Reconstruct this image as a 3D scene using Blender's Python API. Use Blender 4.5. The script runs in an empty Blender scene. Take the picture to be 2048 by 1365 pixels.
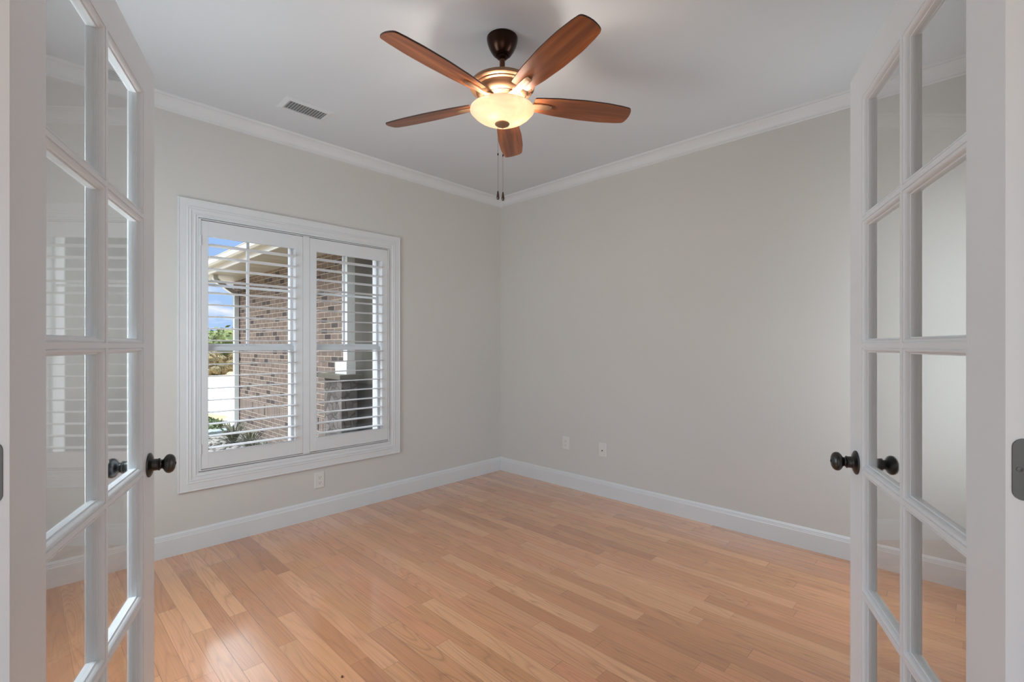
import bpy, bmesh, math, random
from mathutils import Vector, Matrix
random.seed(7)
D = bpy.data
COL = bpy.context.scene.collection
SC = bpy.context.scene
PI = math.pi

# ------------------------------------------------------------------ camera
# room corner at the origin; window wall is the plane X=0, right wall the plane Y=0,
# the room lies at X>0, Y<0. The french doors stand in an angled wall facing the corner.
F_PX = 951.7
CAM = Vector((3.464, -3.405, 1.265))
RIGHT = Vector((.7183, .6958, 0)).normalized()
VIEW = Vector((-.6958, .7183, 0)).normalized()
cd = D.cameras.new('camera'); co = D.objects.new('camera', cd); COL.objects.link(co)
cd.sensor_fit = 'HORIZONTAL'; cd.sensor_width = 36.0; cd.lens = F_PX / 2048 * 36.0
cd.shift_y = (692.0 - 682.5) / 2048
cd.clip_start = .02; cd.clip_end = 300
co.matrix_world = Matrix((
    (RIGHT.x, 0, -VIEW.x, CAM.x), (RIGHT.y, 0, -VIEW.y, CAM.y), (0, 1, 0, CAM.z), (0, 0, 0, 1)))
SC.camera = co

def cf(x, z, h=0.0):
    """a place given as metres to the right of and ahead of the viewpoint, and height above the floor"""
    v = CAM + RIGHT * x + VIEW * z
    return Vector((v.x, v.y, h))

# ------------------------------------------------------------------ exposure
SC.view_settings.view_transform = 'Standard'
SC.view_settings.look = 'None'
SC.view_settings.exposure = 0.86
SC.view_settings.gamma = 1.0
SC.view_settings.use_curve_mapping = False
SC.cycles.use_denoising = True
SC.cycles.max_bounces = 12
SC.cycles.diffuse_bounces = 8
SC.cycles.transparent_max_bounces = 16
SC.cycles.sample_clamp_indirect = 4.0

# ------------------------------------------------------------------ node helper
class NT:
    def __init__(s, tree): s.t = tree; s.n = tree.nodes; s.l = tree.links
    def node(s, typ, **kw):
        n = s.n.new(typ)
        for k, v in kw.items():
            if k in ('inputs',): continue
            setattr(n, k, v)
        return n
    def put(s, sock, v):
        if isinstance(v, bpy.types.NodeSocket): s.l.new(v, sock)
        elif v is not None: sock.default_value = v
    def math(s, op, a, b=None, c=None, clamp=False):
        n = s.n.new('ShaderNodeMath'); n.operation = op; n.use_clamp = clamp
        s.put(n.inputs[0], a)
        if b is not None: s.put(n.inputs[1], b)
        if c is not None: s.put(n.inputs[2], c)
        return n.outputs[0]
    def comb(s, x, y, z):
        n = s.n.new('ShaderNodeCombineXYZ')
        for i, v in enumerate((x, y, z)): s.put(n.inputs[i], v)
        return n.outputs[0]
    def sep(s, v):
        n = s.n.new('ShaderNodeSeparateXYZ'); s.put(n.inputs[0], v); return n.outputs
    def mix(s, f, a, b, blend='MIX'):
        n = s.n.new('ShaderNodeMix'); n.data_type = 'RGBA'; n.blend_type = blend
        s.put(n.inputs[0], f); s.put(n.inputs[6], a); s.put(n.inputs[7], b)
        return n.outputs[2]
    def noise(s, vec, scale, detail=3, rough=.5, dist=0.0):
        n = s.n.new('ShaderNodeTexNoise'); s.put(n.inputs['Vector'], vec)
        n.inputs['Scale'].default_value = scale; n.inputs['Detail'].default_value = detail
        n.inputs['Roughness'].default_value = rough; n.inputs['Distortion'].default_value = dist
        return n.outputs['Fac']
    def white(s, vec):
        n = s.n.new('ShaderNodeTexWhiteNoise'); n.noise_dimensions = '3D'; s.put(n.inputs['Vector'], vec)
        return n.outputs['Value']
    def ramp(s, f, stops, interp='LINEAR'):
        n = s.n.new('ShaderNodeValToRGB'); s.put(n.inputs[0], f); n.color_ramp.interpolation = interp
        e = n.color_ramp.elements
        while len(e) > 1: e.remove(e[-1])
        e[0].position, e[0].color = stops[0][0], stops[0][1]
        for p, c in stops[1:]:
            q = e.new(p); q.color = c
        return n.outputs[0]
    def mapr(s, v, a, b, c, d):
        n = s.n.new('ShaderNodeMapRange'); s.put(n.inputs[0], v)
        for i, x in enumerate((a, b, c, d)): n.inputs[i + 1].default_value = x
        return n.outputs[0]

def C(*a): return (a[0], a[1], a[2], 1.0)
def srgb(r, g, b):
    f = lambda v: ((v / 255 + .055) / 1.055) ** 2.4 if v / 255 > .04045 else v / 255 / 12.92
    return (f(r), f(g), f(b), 1.0)

# ------------------------------------------------------------------ sky
w = D.worlds.new('sky'); SC.world = w; w.use_nodes = True
g = NT(w.node_tree); g.n.clear()
tc = g.node('ShaderNodeTexCoord'); sx, sy, sz = g.sep(tc.outputs['Generated'])
up = g.mapr(sz, 0.0, .7, 0.0, 1.0)
blue = g.mix(up, srgb(176, 208, 250), srgb(84, 146, 232))
hz = g.math('ADD', g.math('MAXIMUM', sz, 0.0), .12)
cu = g.comb(g.math('DIVIDE', sx, hz), g.math('DIVIDE', sy, hz), 0.0)
cl = g.noise(cu, .85, 6, .55, .4)
cm = g.ramp(cl, [(.50, C(0, 0, 0)), (.68, C(1, 1, 1))])
skyc = g.mix(cm, blue, C(1.08, 1.05, 1.04))
skyc = g.mix(g.mapr(sz, .2, .45, 0, .85), skyc, C(.94, .985, 1.0))
below = g.math('LESS_THAN', sz, -.02)
skyc = g.mix(below, skyc, srgb(150, 142, 120))
bg = g.node('ShaderNodeBackground'); g.l.new(skyc, bg.inputs[0]); g.l.new(g.mapr(sz, .24, .5, .61, 4.3), bg.inputs[1])
ow = g.node('ShaderNodeOutputWorld'); g.l.new(bg.outputs[0], ow.inputs[0])

# ------------------------------------------------------------------ sun, fan bulbs and added fill lights
def light(name, typ, loc, energy, color=(1, 1, 1), rot=None, **kw):
    ld = D.lights.new(name, typ); ld.energy = energy; ld.color = color
    for k, v in kw.items(): setattr(ld, k, v)
    o = D.objects.new(name, ld); COL.objects.link(o); o.location = loc
    if rot is not None: o.rotation_euler = rot
    return o
def aim(o, target):
    o.rotation_euler = (Vector(target) - o.location).to_track_quat('-Z', 'Y').to_euler()
sun = light('sun', 'SUN', (8, 8, 12), 1.3, (1, .96, .9), angle=.01)
aim(sun, Vector((8, 8, 12)) + Vector((-.03, -.72, -1.0)))
HALL = []
HALL_W = 15.5
for hx, hzz in ((-1.3, -2.3), (1.3, -2.3)):
    p = cf(hx, hzz, 2.70)
    HALL.append(p)
    light('hall_ceiling_light', 'AREA', p + Vector((0, 0, -.035)), 3, (.92, .97, 1.0), rot=(0, 0, 0), shape='DISK', size=.28)  # lamps added in the unseen hall to brighten the view
# fill light added behind the viewpoint, at an invented hall window
o = light('hall_window_daylight', 'AREA', cf(0, -3.35, 1.25), HALL_W, (.77, .925, 1.0), shape='RECTANGLE', size=3.2, size_y=2.1)
aim(o, cf(0, 3.0, 1.75))
# fill lights added at two invented side windows in the unseen near walls
FILL_COL = (.775, .910, .985)
o = light('side_window_daylight', 'AREA', (1.25, -3.78, 1.35), 21.5, FILL_COL, shape='RECTANGLE', size=1.1, size_y=1.5); aim(o, (1.5, 0, 1.45))
for yc in (-.41,):
    o = light('side_window_daylight', 'AREA', (3.78, yc, 1.30), 11.5, FILL_COL, shape='RECTANGLE', size=.36, size_y=1.6); aim(o, (0, -2.1, 1.45))
FAN = cf(-.047, 2.30)
for bx, by in ((-.032, -.048), (.070, .020)):
    light('fan_bulb_light', 'POINT', FAN + RIGHT * bx + VIEW * by + Vector((0, 0, 2.372)), 3.3, (1, .92, .82), shadow_soft_size=.024)

# ------------------------------------------------------------------ materials
def mat(name, base, rough=.5, metal=0.0, spec=.5, fn=None, coat=0.0):
    m = D.materials.new(name); m.use_nodes = True; t = NT(m.node_tree)
    p = m.node_tree.nodes['Principled BSDF']
    p.inputs['Base Color'].default_value = base; p.inputs['Roughness'].default_value = rough
    p.inputs['Metallic'].default_value = metal; p.inputs['Specular IOR Level'].default_value = spec
    p.inputs['Coat Weight'].default_value = coat
    if fn: fn(t, p)
    return m
def bump(t, p, h, strength=.2, dist=.01):
    b = t.node('ShaderNodeBump'); b.inputs['Strength'].default_value = strength; b.inputs['Distance'].default_value = dist
    t.l.new(h, b.inputs['Height']); t.l.new(b.outputs[0], p.inputs['Normal'])
def objco(t):
    return t.node('ShaderNodeTexCoord').outputs['Object']

def f_wall(t, p):
    v = objco(t)
    n = t.noise(v, 1.3, 2)
    t.put(p.inputs['Base Color'], t.mix(n, srgb(197, 193, 188), srgb(202, 198, 193)))
    bump(t, p, t.noise(v, 260, 2), .05, .002)
M_WALL = mat('wall_paint', srgb(206, 200, 195), .6, spec=.3, fn=f_wall)
def f_ceil(t, p):
    v = objco(t)
    t.put(p.inputs['Base Color'], t.mix(t.noise(v, .9, 2), srgb(201, 203, 206), srgb(205, 207, 210)))
    bump(t, p, t.noise(v, 180, 2), .05, .002)
M_CEIL = mat('ceiling_paint', srgb(224, 224, 226), .7, spec=.2, fn=f_ceil)
def f_trim(t, p):
    v = objco(t)
    t.put(p.inputs['Base Color'], t.mix(t.noise(v, 6, 2), srgb(206, 206, 207), srgb(211, 211, 212)))
M_TRIM = mat('white_trim_paint', srgb(231, 233, 236), .32, spec=.5, fn=f_trim)
def f_door(t, p):
    t.put(p.inputs['Base Color'], t.mix(t.noise(objco(t), 6, 2), srgb(233, 237, 241), srgb(237, 241, 245)))
M_DOOR = mat('white_door_paint', srgb(231, 232, 234), .30, spec=.5, fn=f_door)
M_VINYL = mat('white_vinyl', srgb(236, 238, 240), .35, fn=f_trim)

def f_floor(t, p):
    x, y, z = t.sep(objco(t))
    W = .0762
    ry = t.math('DIVIDE', t.math('ADD', y, 3.034), W)
    row = t.math('FLOOR', ry); fy = t.math('FRACT', ry)
    r1 = t.white(t.comb(row, 3.1, 0)); r2 = t.white(t.comb(row, 9.7, 1))
    L = t.math('ADD', .62, t.math('MULTIPLY', r1, .55))
    rx = t.math('ADD', t.math('DIVIDE', x, L), t.math('MULTIPLY', r2, 13.0))
    c_ = t.math('FLOOR', rx); fx = t.math('FRACT', rx)
    idv = t.white(t.comb(row, c_, 4.0)); id2 = t.white(t.comb(c_, row, 8.0))
    # long oak grain, offset for each board
    gx = t.math('ADD', x, t.math('MULTIPLY', idv, 37.0))
    gy = t.math('ADD', y, t.math('MULTIPLY', id2, 11.0))
    fine = t.noise(t.comb(t.math('MULTIPLY', gx, 3.2), t.math('MULTIPLY', gy, 190.0), idv), 1.0, 4, .6)
    wide = t.noise(t.comb(t.math('MULTIPLY', gx, .9), t.math('MULTIPLY', gy, 11.0), id2), 1.0, 1.5, .4, .15)
    rings = t.math('ABSOLUTE', t.math('SINE', t.math('MULTIPLY', wide, t.math('ADD', 26.0, t.math('MULTIPLY', id2, 34.0)))))
    rings = t.math('POWER', t.math('SUBTRACT', 1.0, rings), 2.2)
    base = t.ramp(idv, [(0.0, srgb(192, 127, 80)), (.2, srgb(203, 138, 90)), (.42, srgb(212, 150, 100)), (.58, srgb(213, 142, 97)), (.76, srgb(219, 155, 107)), (.93, srgb(226, 165, 116)), (1.0, srgb(178, 112, 70))])
    col = t.mix(t.math('MULTIPLY', rings, t.mapr(id2, 0, 1, .14, .50)), base, srgb(128, 84, 58))
    col = t.mix(t.mapr(fine, .35, .75, 0.0, .42), col, srgb(146, 102, 74))
    ey = t.math('MINIMUM', fy, t.math('SUBTRACT', 1.0, fy)); ex = t.math('MULTIPLY', t.math('MINIMUM', fx, t.math('SUBTRACT', 1.0, fx)), t.math('DIVIDE', L, W))
    e = t.math('MINIMUM', ey, ex)
    gap = t.mapr(e, .006, .016, 1.0, 0.0)
    gs = t.math('MULTIPLY', gap, t.mapr(t.white(t.comb(row, 1.0, c_)), 0, 1, .25, .8))
    col = t.mix(gs, col, srgb(66, 40, 26))
    t.put(p.inputs['Base Color'], col)
    rg = t.noise(t.comb(x, y, 0), 9, 3)
    t.put(p.inputs['Roughness'], t.mapr(rg, 0, 1, .12, .22))
    hgt = t.math('SUBTRACT', t.math('MULTIPLY', fine, .12), gap)
    hgt = t.math('ADD', hgt, t.math('MULTIPLY', t.noise(t.comb(t.math('MULTIPLY', gx, 1.5), t.math('MULTIPLY', gy, 14), id2), 1, 1), .35))
    bump(t, p, hgt, .12, .0018)
    p.inputs['Coat Weight'].default_value = 1.0; p.inputs['Coat IOR'].default_value = 1.75; p.inputs['Coat Roughness'].default_value = .14
M_FLOOR = mat('oak_strip_floor', srgb(180, 135, 105), .17, spec=.6, fn=f_floor)
def f_hallfloor(t, p): f_floor(t, p)

def f_glass(t, p, tint=C(.97, .985, .98)):
    out = t.t.nodes['Material Output']; t.n.remove(p)
    geo = t.node('ShaderNodeNewGeometry')
    fr = t.node('ShaderNodeFresnel')
    t.l.new(t.math('SUBTRACT', 1.5, t.math('MULTIPLY', geo.outputs['Backfacing'], 1.5 - 1 / 1.5)), fr.inputs['IOR'])
    tr = t.node('ShaderNodeBsdfTransparent'); tr.inputs[0].default_value = tint
    gl = t.node('ShaderNodeBsdfGlossy'); gl.inputs['Roughness'].default_value = 0.0
    mx = t.node('ShaderNodeMixShader'); t.l.new(fr.outputs[0], mx.inputs[0]); t.l.new(tr.outputs[0], mx.inputs[1]); t.l.new(gl.outputs[0], mx.inputs[2])
    t.l.new(mx.outputs[0], out.inputs[0])
M_GLASS = mat('clear_glass', C(1, 1, 1), fn=lambda t, p: f_glass(t, p, C(.985, .99, .985)))

def f_bronze(t, p):
    n = t.noise(objco(t), 30, 3)
    t.put(p.inputs['Base Color'], t.mix(n, srgb(66, 66, 66), srgb(92, 91, 90)))
    t.put(p.inputs['Roughness'], t.mapr(n, 0, 1, .26, .40))
M_KNOB = mat('dark_bronze_metal', srgb(60, 58, 56), .3, 1.0, fn=f_bronze)
M_HINGE = mat('dark_hinge_metal', srgb(92, 92, 92), .42, .9)
M_SLOT = mat('slot_black', srgb(18, 17, 16), .7)
def f_canopy(t, p):
    t.put(p.inputs['Base Color'], t.mix(t.noise(objco(t), 14, 2), srgb(36, 22, 16), srgb(62, 38, 26)))
M_CANOPY = mat('oil_rubbed_bronze', srgb(45, 28, 20), .28, .85, fn=f_canopy)
M_ROD = mat('brown_rod_metal', srgb(96, 62, 42), .35, .6)
def f_ant(t, p):
    t.put(p.inputs['Base Color'], t.mix(t.noise(objco(t), 20, 3), srgb(140, 108, 82), srgb(166, 130, 100)))
M_MOTOR = mat('antique_bronze', srgb(190, 155, 120), .46, .5, fn=f_ant)
def f_blade(t, p):
    x, y, z = t.sep(objco(t))
    inf = t.node('ShaderNodeObjectInfo').outputs['Random']
    v = t.comb(t.math('ADD', t.math('MULTIPLY', x, 2.2), t.math('MULTIPLY', inf, 9.0)), t.math('MULTIPLY', y, 34.0), inf)
    n1 = t.noise(v, 1.0, 4, .55, .4)
    v2 = t.comb(t.math('ADD', t.math('MULTIPLY', x, 1.2), t.math('MULTIPLY', inf, 5.0)), t.math('MULTIPLY', y, 11.0), inf)
    n2 = t.noise(v2, 1.0, 2, .4, .5)
    c = t.ramp(n1, [(.25, srgb(108, 56, 28)), (.5, srgb(158, 90, 50)), (.72, srgb(188, 116, 70))])
    c = t.mix(t.mapr(n2, .45, .66, 0, .6), c, srgb(92, 58, 44))
    t.put(p.inputs['Base Color'], c)
M_BLADE = mat('cherry_stained_wood', srgb(140, 82, 50), .33, fn=f_blade)
M_BLADE_EDGE = mat('dark_blade_edge', srgb(60, 34, 22), .5)
def f_bowl(t, p):
    out = t.t.nodes['Material Output']; t.n.remove(p)
    v = objco(t)
    n = t.noise(v, 9, 4, .6, 1.4)
    cc = t.mix(t.mapr(n, .35, .7, 0, 1), srgb(248, 232, 210), srgb(244, 216, 188))
    tr = t.node('ShaderNodeBsdfTranslucent'); t.l.new(cc, tr.inputs[0])
    df = t.node('ShaderNodeBsdfDiffuse'); t.l.new(cc, df.inputs[0])
    gl = t.node('ShaderNodeBsdfGlossy'); gl.inputs['Roughness'].default_value = .2
    m1 = t.node('ShaderNodeMixShader'); m1.inputs[0].default_value = .42; t.l.new(df.outputs[0], m1.inputs[1]); t.l.new(tr.outputs[0], m1.inputs[2])
    m2 = t.node('ShaderNodeMixShader'); m2.inputs[0].default_value = .05; t.l.new(m1.outputs[0], m2.inputs[1]); t.l.new(gl.outputs[0], m2.inputs[2])
    em = t.node('ShaderNodeEmission'); t.l.new(cc, em.inputs[0]); em.inputs[1].default_value = .10
    ad = t.node('ShaderNodeAddShader'); t.l.new(m2.outputs[0], ad.inputs[0]); t.l.new(em.outputs[0], ad.inputs[1])
    t.l.new(ad.outputs[0], out.inputs[0])
M_BOWL = mat('lit_alabaster_glass', C(1, .9, .75), fn=f_bowl)
M_CHAIN = mat('brass_chain', srgb(150, 120, 90), .4, .7)
M_FOB = mat('dark_wood_fob', srgb(58, 36, 20), .22, coat=.5)
M_PLATE = mat('outlet_plastic', srgb(212, 208, 203), .4)
M_VENTIN = mat('duct_grey', srgb(120, 120, 120), .7)
M_VENT = mat('vent_enamel', srgb(205, 206, 208), .5)
M_LOUVER = mat('shutter_white', srgb(226, 228, 232), .35, fn=f_trim)

def f_brick(t, p, dark=False, ax=0, stone=False):
    x, y, z = t.sep(objco(t))
    if ax == 1: x = y
    H_, W_ = .0755, .203
    # soldier band of upright bricks near the slab line
    band = t.math('MULTIPLY', t.math('GREATER_THAN', z, .065), t.math('LESS_THAN', z, .265))
    H2 = t.math('ADD', H_, t.math('MULTIPLY', band, .2 - H_))
    zz = t.math('SUBTRACT', z, .065)
    W2 = t.math('ADD', W_, t.math('MULTIPLY', band, .0755 - W_))
    r = t.math('DIVIDE', zz, H2); row = t.math('FLOOR', r); fr = t.math('FRACT', r)
    c = t.math('ADD', t.math('DIVIDE', x, W2), t.math('MULTIPLY', t.math('FLOORED_MODULO', row, 2.0), .5))
    ci = t.math('FLOOR', c); fc = t.math('FRACT', c)
    rid = t.white(t.comb(row, ci, 1.0)); rid2 = t.white(t.comb(ci, row, 6.0))
    b = t.ramp(rid, [(0, srgb(110, 96, 87)), (.4, srgb(121, 106, 96)), (.75, srgb(128, 113, 103)), (.84, srgb(118, 104, 96)), (.85, srgb(76, 70, 68)), (1, srgb(66, 61, 60))], 'LINEAR')
    n = t.noise(t.comb(t.math('MULTIPLY', x, 120), t.math('MULTIPLY', z, 14), y), 1.0, 3, .6)
    b = t.mix(t.mapr(n, .3, .75, 0, .45), b, srgb(82, 69, 61))
    my = t.math('MULTIPLY', t.math('MINIMUM', fr, t.math('SUBTRACT', 1, fr)), H2)
    mx_ = t.math('MULTIPLY', t.math('MINIMUM', fc, t.math('SUBTRACT', 1, fc)), W2)
    mo = t.mapr(t.math('MINIMUM', my, mx_), .0042, .0056, 1.0, 0.0)
    b = t.mix(mo, b, srgb(169, 156, 141))
    if dark: b = t.mix(1.0, b, C(.35, .34, .33), 'MULTIPLY')
    t.put(p.inputs['Base Color'], b)
    bump(t, p, t.math('SUBTRACT', 1.0, mo), .5, .006)
M_BRICK = mat('brick_blend', srgb(160, 140, 128), .9, spec=.2, fn=f_brick)
M_BRICKY = mat('brick_blend_return', srgb(160, 140, 128), .9, spec=.2, fn=lambda t, p: f_brick(t, p, ax=1))
def f_stone(t, p):
    v = objco(t)
    vn = t.node('ShaderNodeTexVoronoi'); t.l.new(v, vn.inputs['Vector']); vn.inputs['Scale'].default_value = 9; vn.feature = 'F1'
    ve = t.node('ShaderNodeTexVoronoi'); t.l.new(v, ve.inputs['Vector']); ve.inputs['Scale'].default_value = 9; ve.feature = 'DISTANCE_TO_EDGE'
    c = t.mix(t.sep(vn.outputs['Color'])[0], srgb(72, 66, 62), srgb(112, 104, 98))
    c = t.mix(t.mapr(ve.outputs['Distance'], .02, .06, 1, 0), c, srgb(54, 50, 47))
    t.put(p.inputs['Base Color'], c); bump(t, p, ve.outputs['Distance'], .6, .02)
M_STONE = mat('stacked_stone', srgb(150, 142, 135), .9, fn=f_stone)
M_CAP = mat('khaki_cap_stone', srgb(87, 83, 71), .8)
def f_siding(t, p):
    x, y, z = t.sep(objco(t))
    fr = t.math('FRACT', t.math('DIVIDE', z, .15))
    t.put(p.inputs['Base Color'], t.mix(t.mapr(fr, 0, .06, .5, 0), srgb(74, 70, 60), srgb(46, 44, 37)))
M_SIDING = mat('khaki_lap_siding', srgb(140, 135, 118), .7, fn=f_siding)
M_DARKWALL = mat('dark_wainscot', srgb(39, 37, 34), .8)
def f_soffit(t, p):
    x, y, z = t.sep(objco(t))
    fr = t.math('FRACT', t.math('DIVIDE', t.math('ADD', y, .5), .3))
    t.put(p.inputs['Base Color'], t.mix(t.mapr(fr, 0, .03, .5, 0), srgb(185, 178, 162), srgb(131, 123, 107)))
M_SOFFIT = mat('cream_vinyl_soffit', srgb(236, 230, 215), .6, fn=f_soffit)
M_FASCIA = mat('cream_fascia', srgb(205, 202, 193), .5)
M_ROOF = mat('brown_shingle', srgb(96, 86, 78), .95)
M_SPOUT = mat('white_aluminium', srgb(193, 197, 195), .4)
M_GSPLASH = mat('grey_splash_block', srgb(120, 134, 134), .8)
def f_ground(t, p):
    v = objco(t)
    n = t.noise(v, 1.2, 5, .6); n2 = t.noise(v, 26, 3, .7)
    c = t.mix(n, srgb(150, 128, 96), srgb(130, 110, 76))
    c = t.mix(t.mapr(n2, .45, .75, 0, .5), c, srgb(98, 92, 58))
    t.put(p.inputs['Base Color'], c); bump(t, p, n2, .5, .03)
M_LAWN = mat('dry_lawn', srgb(205, 190, 150), .95, fn=f_ground)
def f_conc(t, p):
    v = objco(t)
    t.put(p.inputs['Base Color'], t.mix(t.noise(v, 1.5, 5), srgb(176, 172, 164), srgb(188, 184, 178)))
M_CONC = mat('pale_concrete', srgb(230, 226, 220), .9, fn=f_conc)
def f_peb(t, p):
    v = objco(t)
    vn = t.node('ShaderNodeTexVoronoi'); t.l.new(v, vn.inputs['Vector']); vn.inputs['Scale'].default_value = 11
    c = t.ramp(t.sep(vn.outputs['Color'])[0], [(0, srgb(77, 74, 67)), (.4, srgb(109, 106, 99)), (.8, srgb(138, 134, 128)), (1, srgb(94, 84, 72))])
    t.put(p.inputs['Base Color'], c)
M_PEB = mat('river_pebbles', srgb(220, 215, 205), .8, fn=f_peb)
M_SOIL = mat('pebble_bed_soil', srgb(80, 76, 66), .95)
def f_leaf(a, b):
    def fn(t, p):
        n = t.noise(objco(t), 3.0, 4, .7)
        t.put(p.inputs['Base Color'], t.mix(t.mapr(n, .35, .65, 0, 1), a, b))
    return fn
M_TREE = mat('tree_foliage', srgb(120, 150, 70), .8, fn=f_leaf(srgb(52, 72, 34), srgb(104, 112, 62)))
M_SHRUB = mat('dry_shrub_foliage', srgb(150, 140, 90), .85, fn=f_leaf(srgb(62, 60, 36), srgb(118, 100, 62)))
M_YUCCA = mat('yucca_leaf', srgb(90, 105, 70), .6, fn=f_leaf(srgb(30, 36, 24), srgb(120, 122, 96)))
M_COVER = mat('green_ground_cover', srgb(110, 140, 70), .85, fn=f_leaf(srgb(50, 70, 32), srgb(86, 98, 54)))
M_BARK = mat('bark', srgb(110, 92, 74), .9)
M_ADDED_LAMP = mat('lit_lamp_diffuser', C(1, 1, 1))  # glowing disc of the lamps added in the hall
_p = M_ADDED_LAMP.node_tree.nodes['Principled BSDF']; _p.inputs['Emission Color'].default_value = C(1, .97, .92); _p.inputs['Emission Strength'].default_value = 3
M_BALL = mat('brown_rubber', srgb(110, 62, 38), .35)

# ------------------------------------------------------------------ geometry helpers
def obj(name, bm, m, parent=None, smooth=False, loc=None):
    me = D.meshes.new(name)
    bmesh.ops.recalc_face_normals(bm, faces=bm.faces[:])
    bm.to_mesh(me); bm.free()
    ms = m if isinstance(m, (list, tuple)) else [m]
    for k in ms: me.materials.append(k)
    if smooth:
        for f in me.polygons: f.use_smooth = True
        try: me.set_sharp_from_angle(angle=math.radians(38))
        except Exception: pass
    o = D.objects.new(name, me); COL.objects.link(o)
    if parent is not None: o.parent = parent
    if loc is not None: o.location = loc
    return o
def tag(o, label, cat, group=None, kind=None):
    o['label'] = label; o['category'] = cat
    if group: o['group'] = group
    if kind: o['kind'] = kind
    return o
def thing(name, label, cat, loc=(0, 0, 0), rz=0, group=None):
    o = D.objects.new(name, None); COL.objects.link(o); o.location = loc; o.rotation_euler = (0, 0, rz)
    o.empty_display_size = .1
    return tag(o, label, cat, group)
def struct(name, bm, m, smooth=False, loc=None):
    o = obj(name, bm, m, smooth=smooth, loc=loc); o['kind'] = 'structure'; return o
def box(bm, a, b, mi=0, bev=0.0):
    x0, y0, z0 = (min(a[i], b[i]) for i in range(3)); x1, y1, z1 = (max(a[i], b[i]) for i in range(3))
    v = [bm.verts.new(p) for p in ((x0, y0, z0), (x1, y0, z0), (x1, y1, z0), (x0, y1, z0), (x0, y0, z1), (x1, y0, z1), (x1, y1, z1), (x0, y1, z1))]
    fs = [bm.faces.new([v[i] for i in q]) for q in ((3, 2, 1, 0), (4, 5, 6, 7), (0, 1, 5, 4), (1, 2, 6, 5), (2, 3, 7, 6), (3, 0, 4, 7))]
    for f in fs: f.material_index = mi
    if bev > 0:
        es = list({e for f in fs for e in f.edges})
        bmesh.ops.bevel(bm, geom=es, offset=bev, segments=2, affect='EDGES', profile=.7)
    return v
def prism(bm, pts, z0, z1, mi=0):
    """horizontal polygon extruded in z"""
    lo = [bm.verts.new((p[0], p[1], z0)) for p in pts]; hi = [bm.verts.new((p[0], p[1], z1)) for p in pts]
    n = len(pts)
    fs = [bm.faces.new(lo[::-1]), bm.faces.new(hi)] + [bm.faces.new([lo[i], lo[(i + 1) % n], hi[(i + 1) % n], hi[i]]) for i in range(n)]
    for f in fs: f.material_index = mi
def lathe(bm, prof, seg=40, M=None, cap=True):
    rings = []
    for r, z in prof:
        if r < 1e-6: rings.append([bm.verts.new((0, 0, z))])
        else: rings.append([bm.verts.new((r * math.cos(2 * PI * i / seg), r * math.sin(2 * PI * i / seg), z)) for i in range(seg)])
    vs = [v for r in rings for v in r]
    for a, b in zip(rings, rings[1:]):
        if len(a) == 1 and len(b) == 1: continue
        for i in range(seg):
            j = (i + 1) % seg
            if len(a) == 1: bm.faces.new([a[0], b[i], b[j]])
            elif len(b) == 1: bm.faces.new([a[i], b[0], a[j]])
            else: bm.faces.new([a[i], b[i], b[j], a[j]])
    if cap:
        for r in (rings[0], rings[-1]):
            if len(r) > 2: bm.faces.new(r)
    if M is not None: bmesh.ops.transform(bm, matrix=M, verts=vs)
def loops_between(bm, A, B):
    n = len(A)
    for i in range(n):
        j = (i + 1) % n
        bm.faces.new([A[i], A[j], B[j], B[i]])
def sweep(bm, prof, path, closed=False, vert=False):
    """mitred moulding: prof = closed list of (offset to the left of travel, height); path in plan"""
    n = len(path); P = [Vector(p).to_2d() if len(p) > 2 else Vector(p) for p in path]
    rings = []
    for i in range(n):
        if closed or 0 < i < n - 1:
            d0 = (P[i] - P[i - 1]).normalized(); d1 = (P[(i + 1) % n] - P[i]).normalized()
        elif i == 0: d0 = d1 = (P[1] - P[0]).normalized()
        else: d0 = d1 = (P[-1] - P[-2]).normalized()
        n0 = Vector((-d0.y, d0.x)); n1 = Vector((-d1.y, d1.x))
        m = (n0 + n1); m = m / max(m.dot(n0), 1e-6)
        rings.append([bm.verts.new((P[i].x + m.x * o, P[i].y + m.y * o, h)) for o, h in prof])
    k = len(prof)
    for i in range(n if closed else n - 1):
        A, B = rings[i], rings[(i + 1) % n]
        for a in range(k): bm.faces.new([A[a], A[(a + 1) % k], B[(a + 1) % k], B[a]])
    if not closed:
        bm.faces.new(rings[0]); bm.faces.new(rings[-1][::-1])
    return rings
def rounded_rect(cx, cy, w_, h_, r, seg=5):
    pts = []
    for sx_, sy_, a0 in ((1, 1, 0), (-1, 1, 90), (-1, -1, 180), (1, -1, 270)):
        for i in range(seg + 1):
            a = math.radians(a0 + 90 * i / seg)
            pts.append((cx + sx_ * (w_ / 2 - r) + r * math.cos(a), cy + sy_ * (h_ / 2 - r) + r * math.sin(a)))
    return pts
def slab(bm, pts, fn, d0, d1, mi=0):
    """closed outline pts (u,v), extruded from d0 to d1 by fn(u,v,d)->xyz"""
    A = [bm.verts.new(fn(u, v, d0)) for u, v in pts]; B = [bm.verts.new(fn(u, v, d1)) for u, v in pts]
    fs = [bm.faces.new(A[::-1]), bm.faces.new(B)]
    n = len(pts)
    for i in range(n): fs.append(bm.faces.new([A[i], A[(i + 1) % n], B[(i + 1) % n], B[i]]))
    for f in fs: f.material_index = mi
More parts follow.
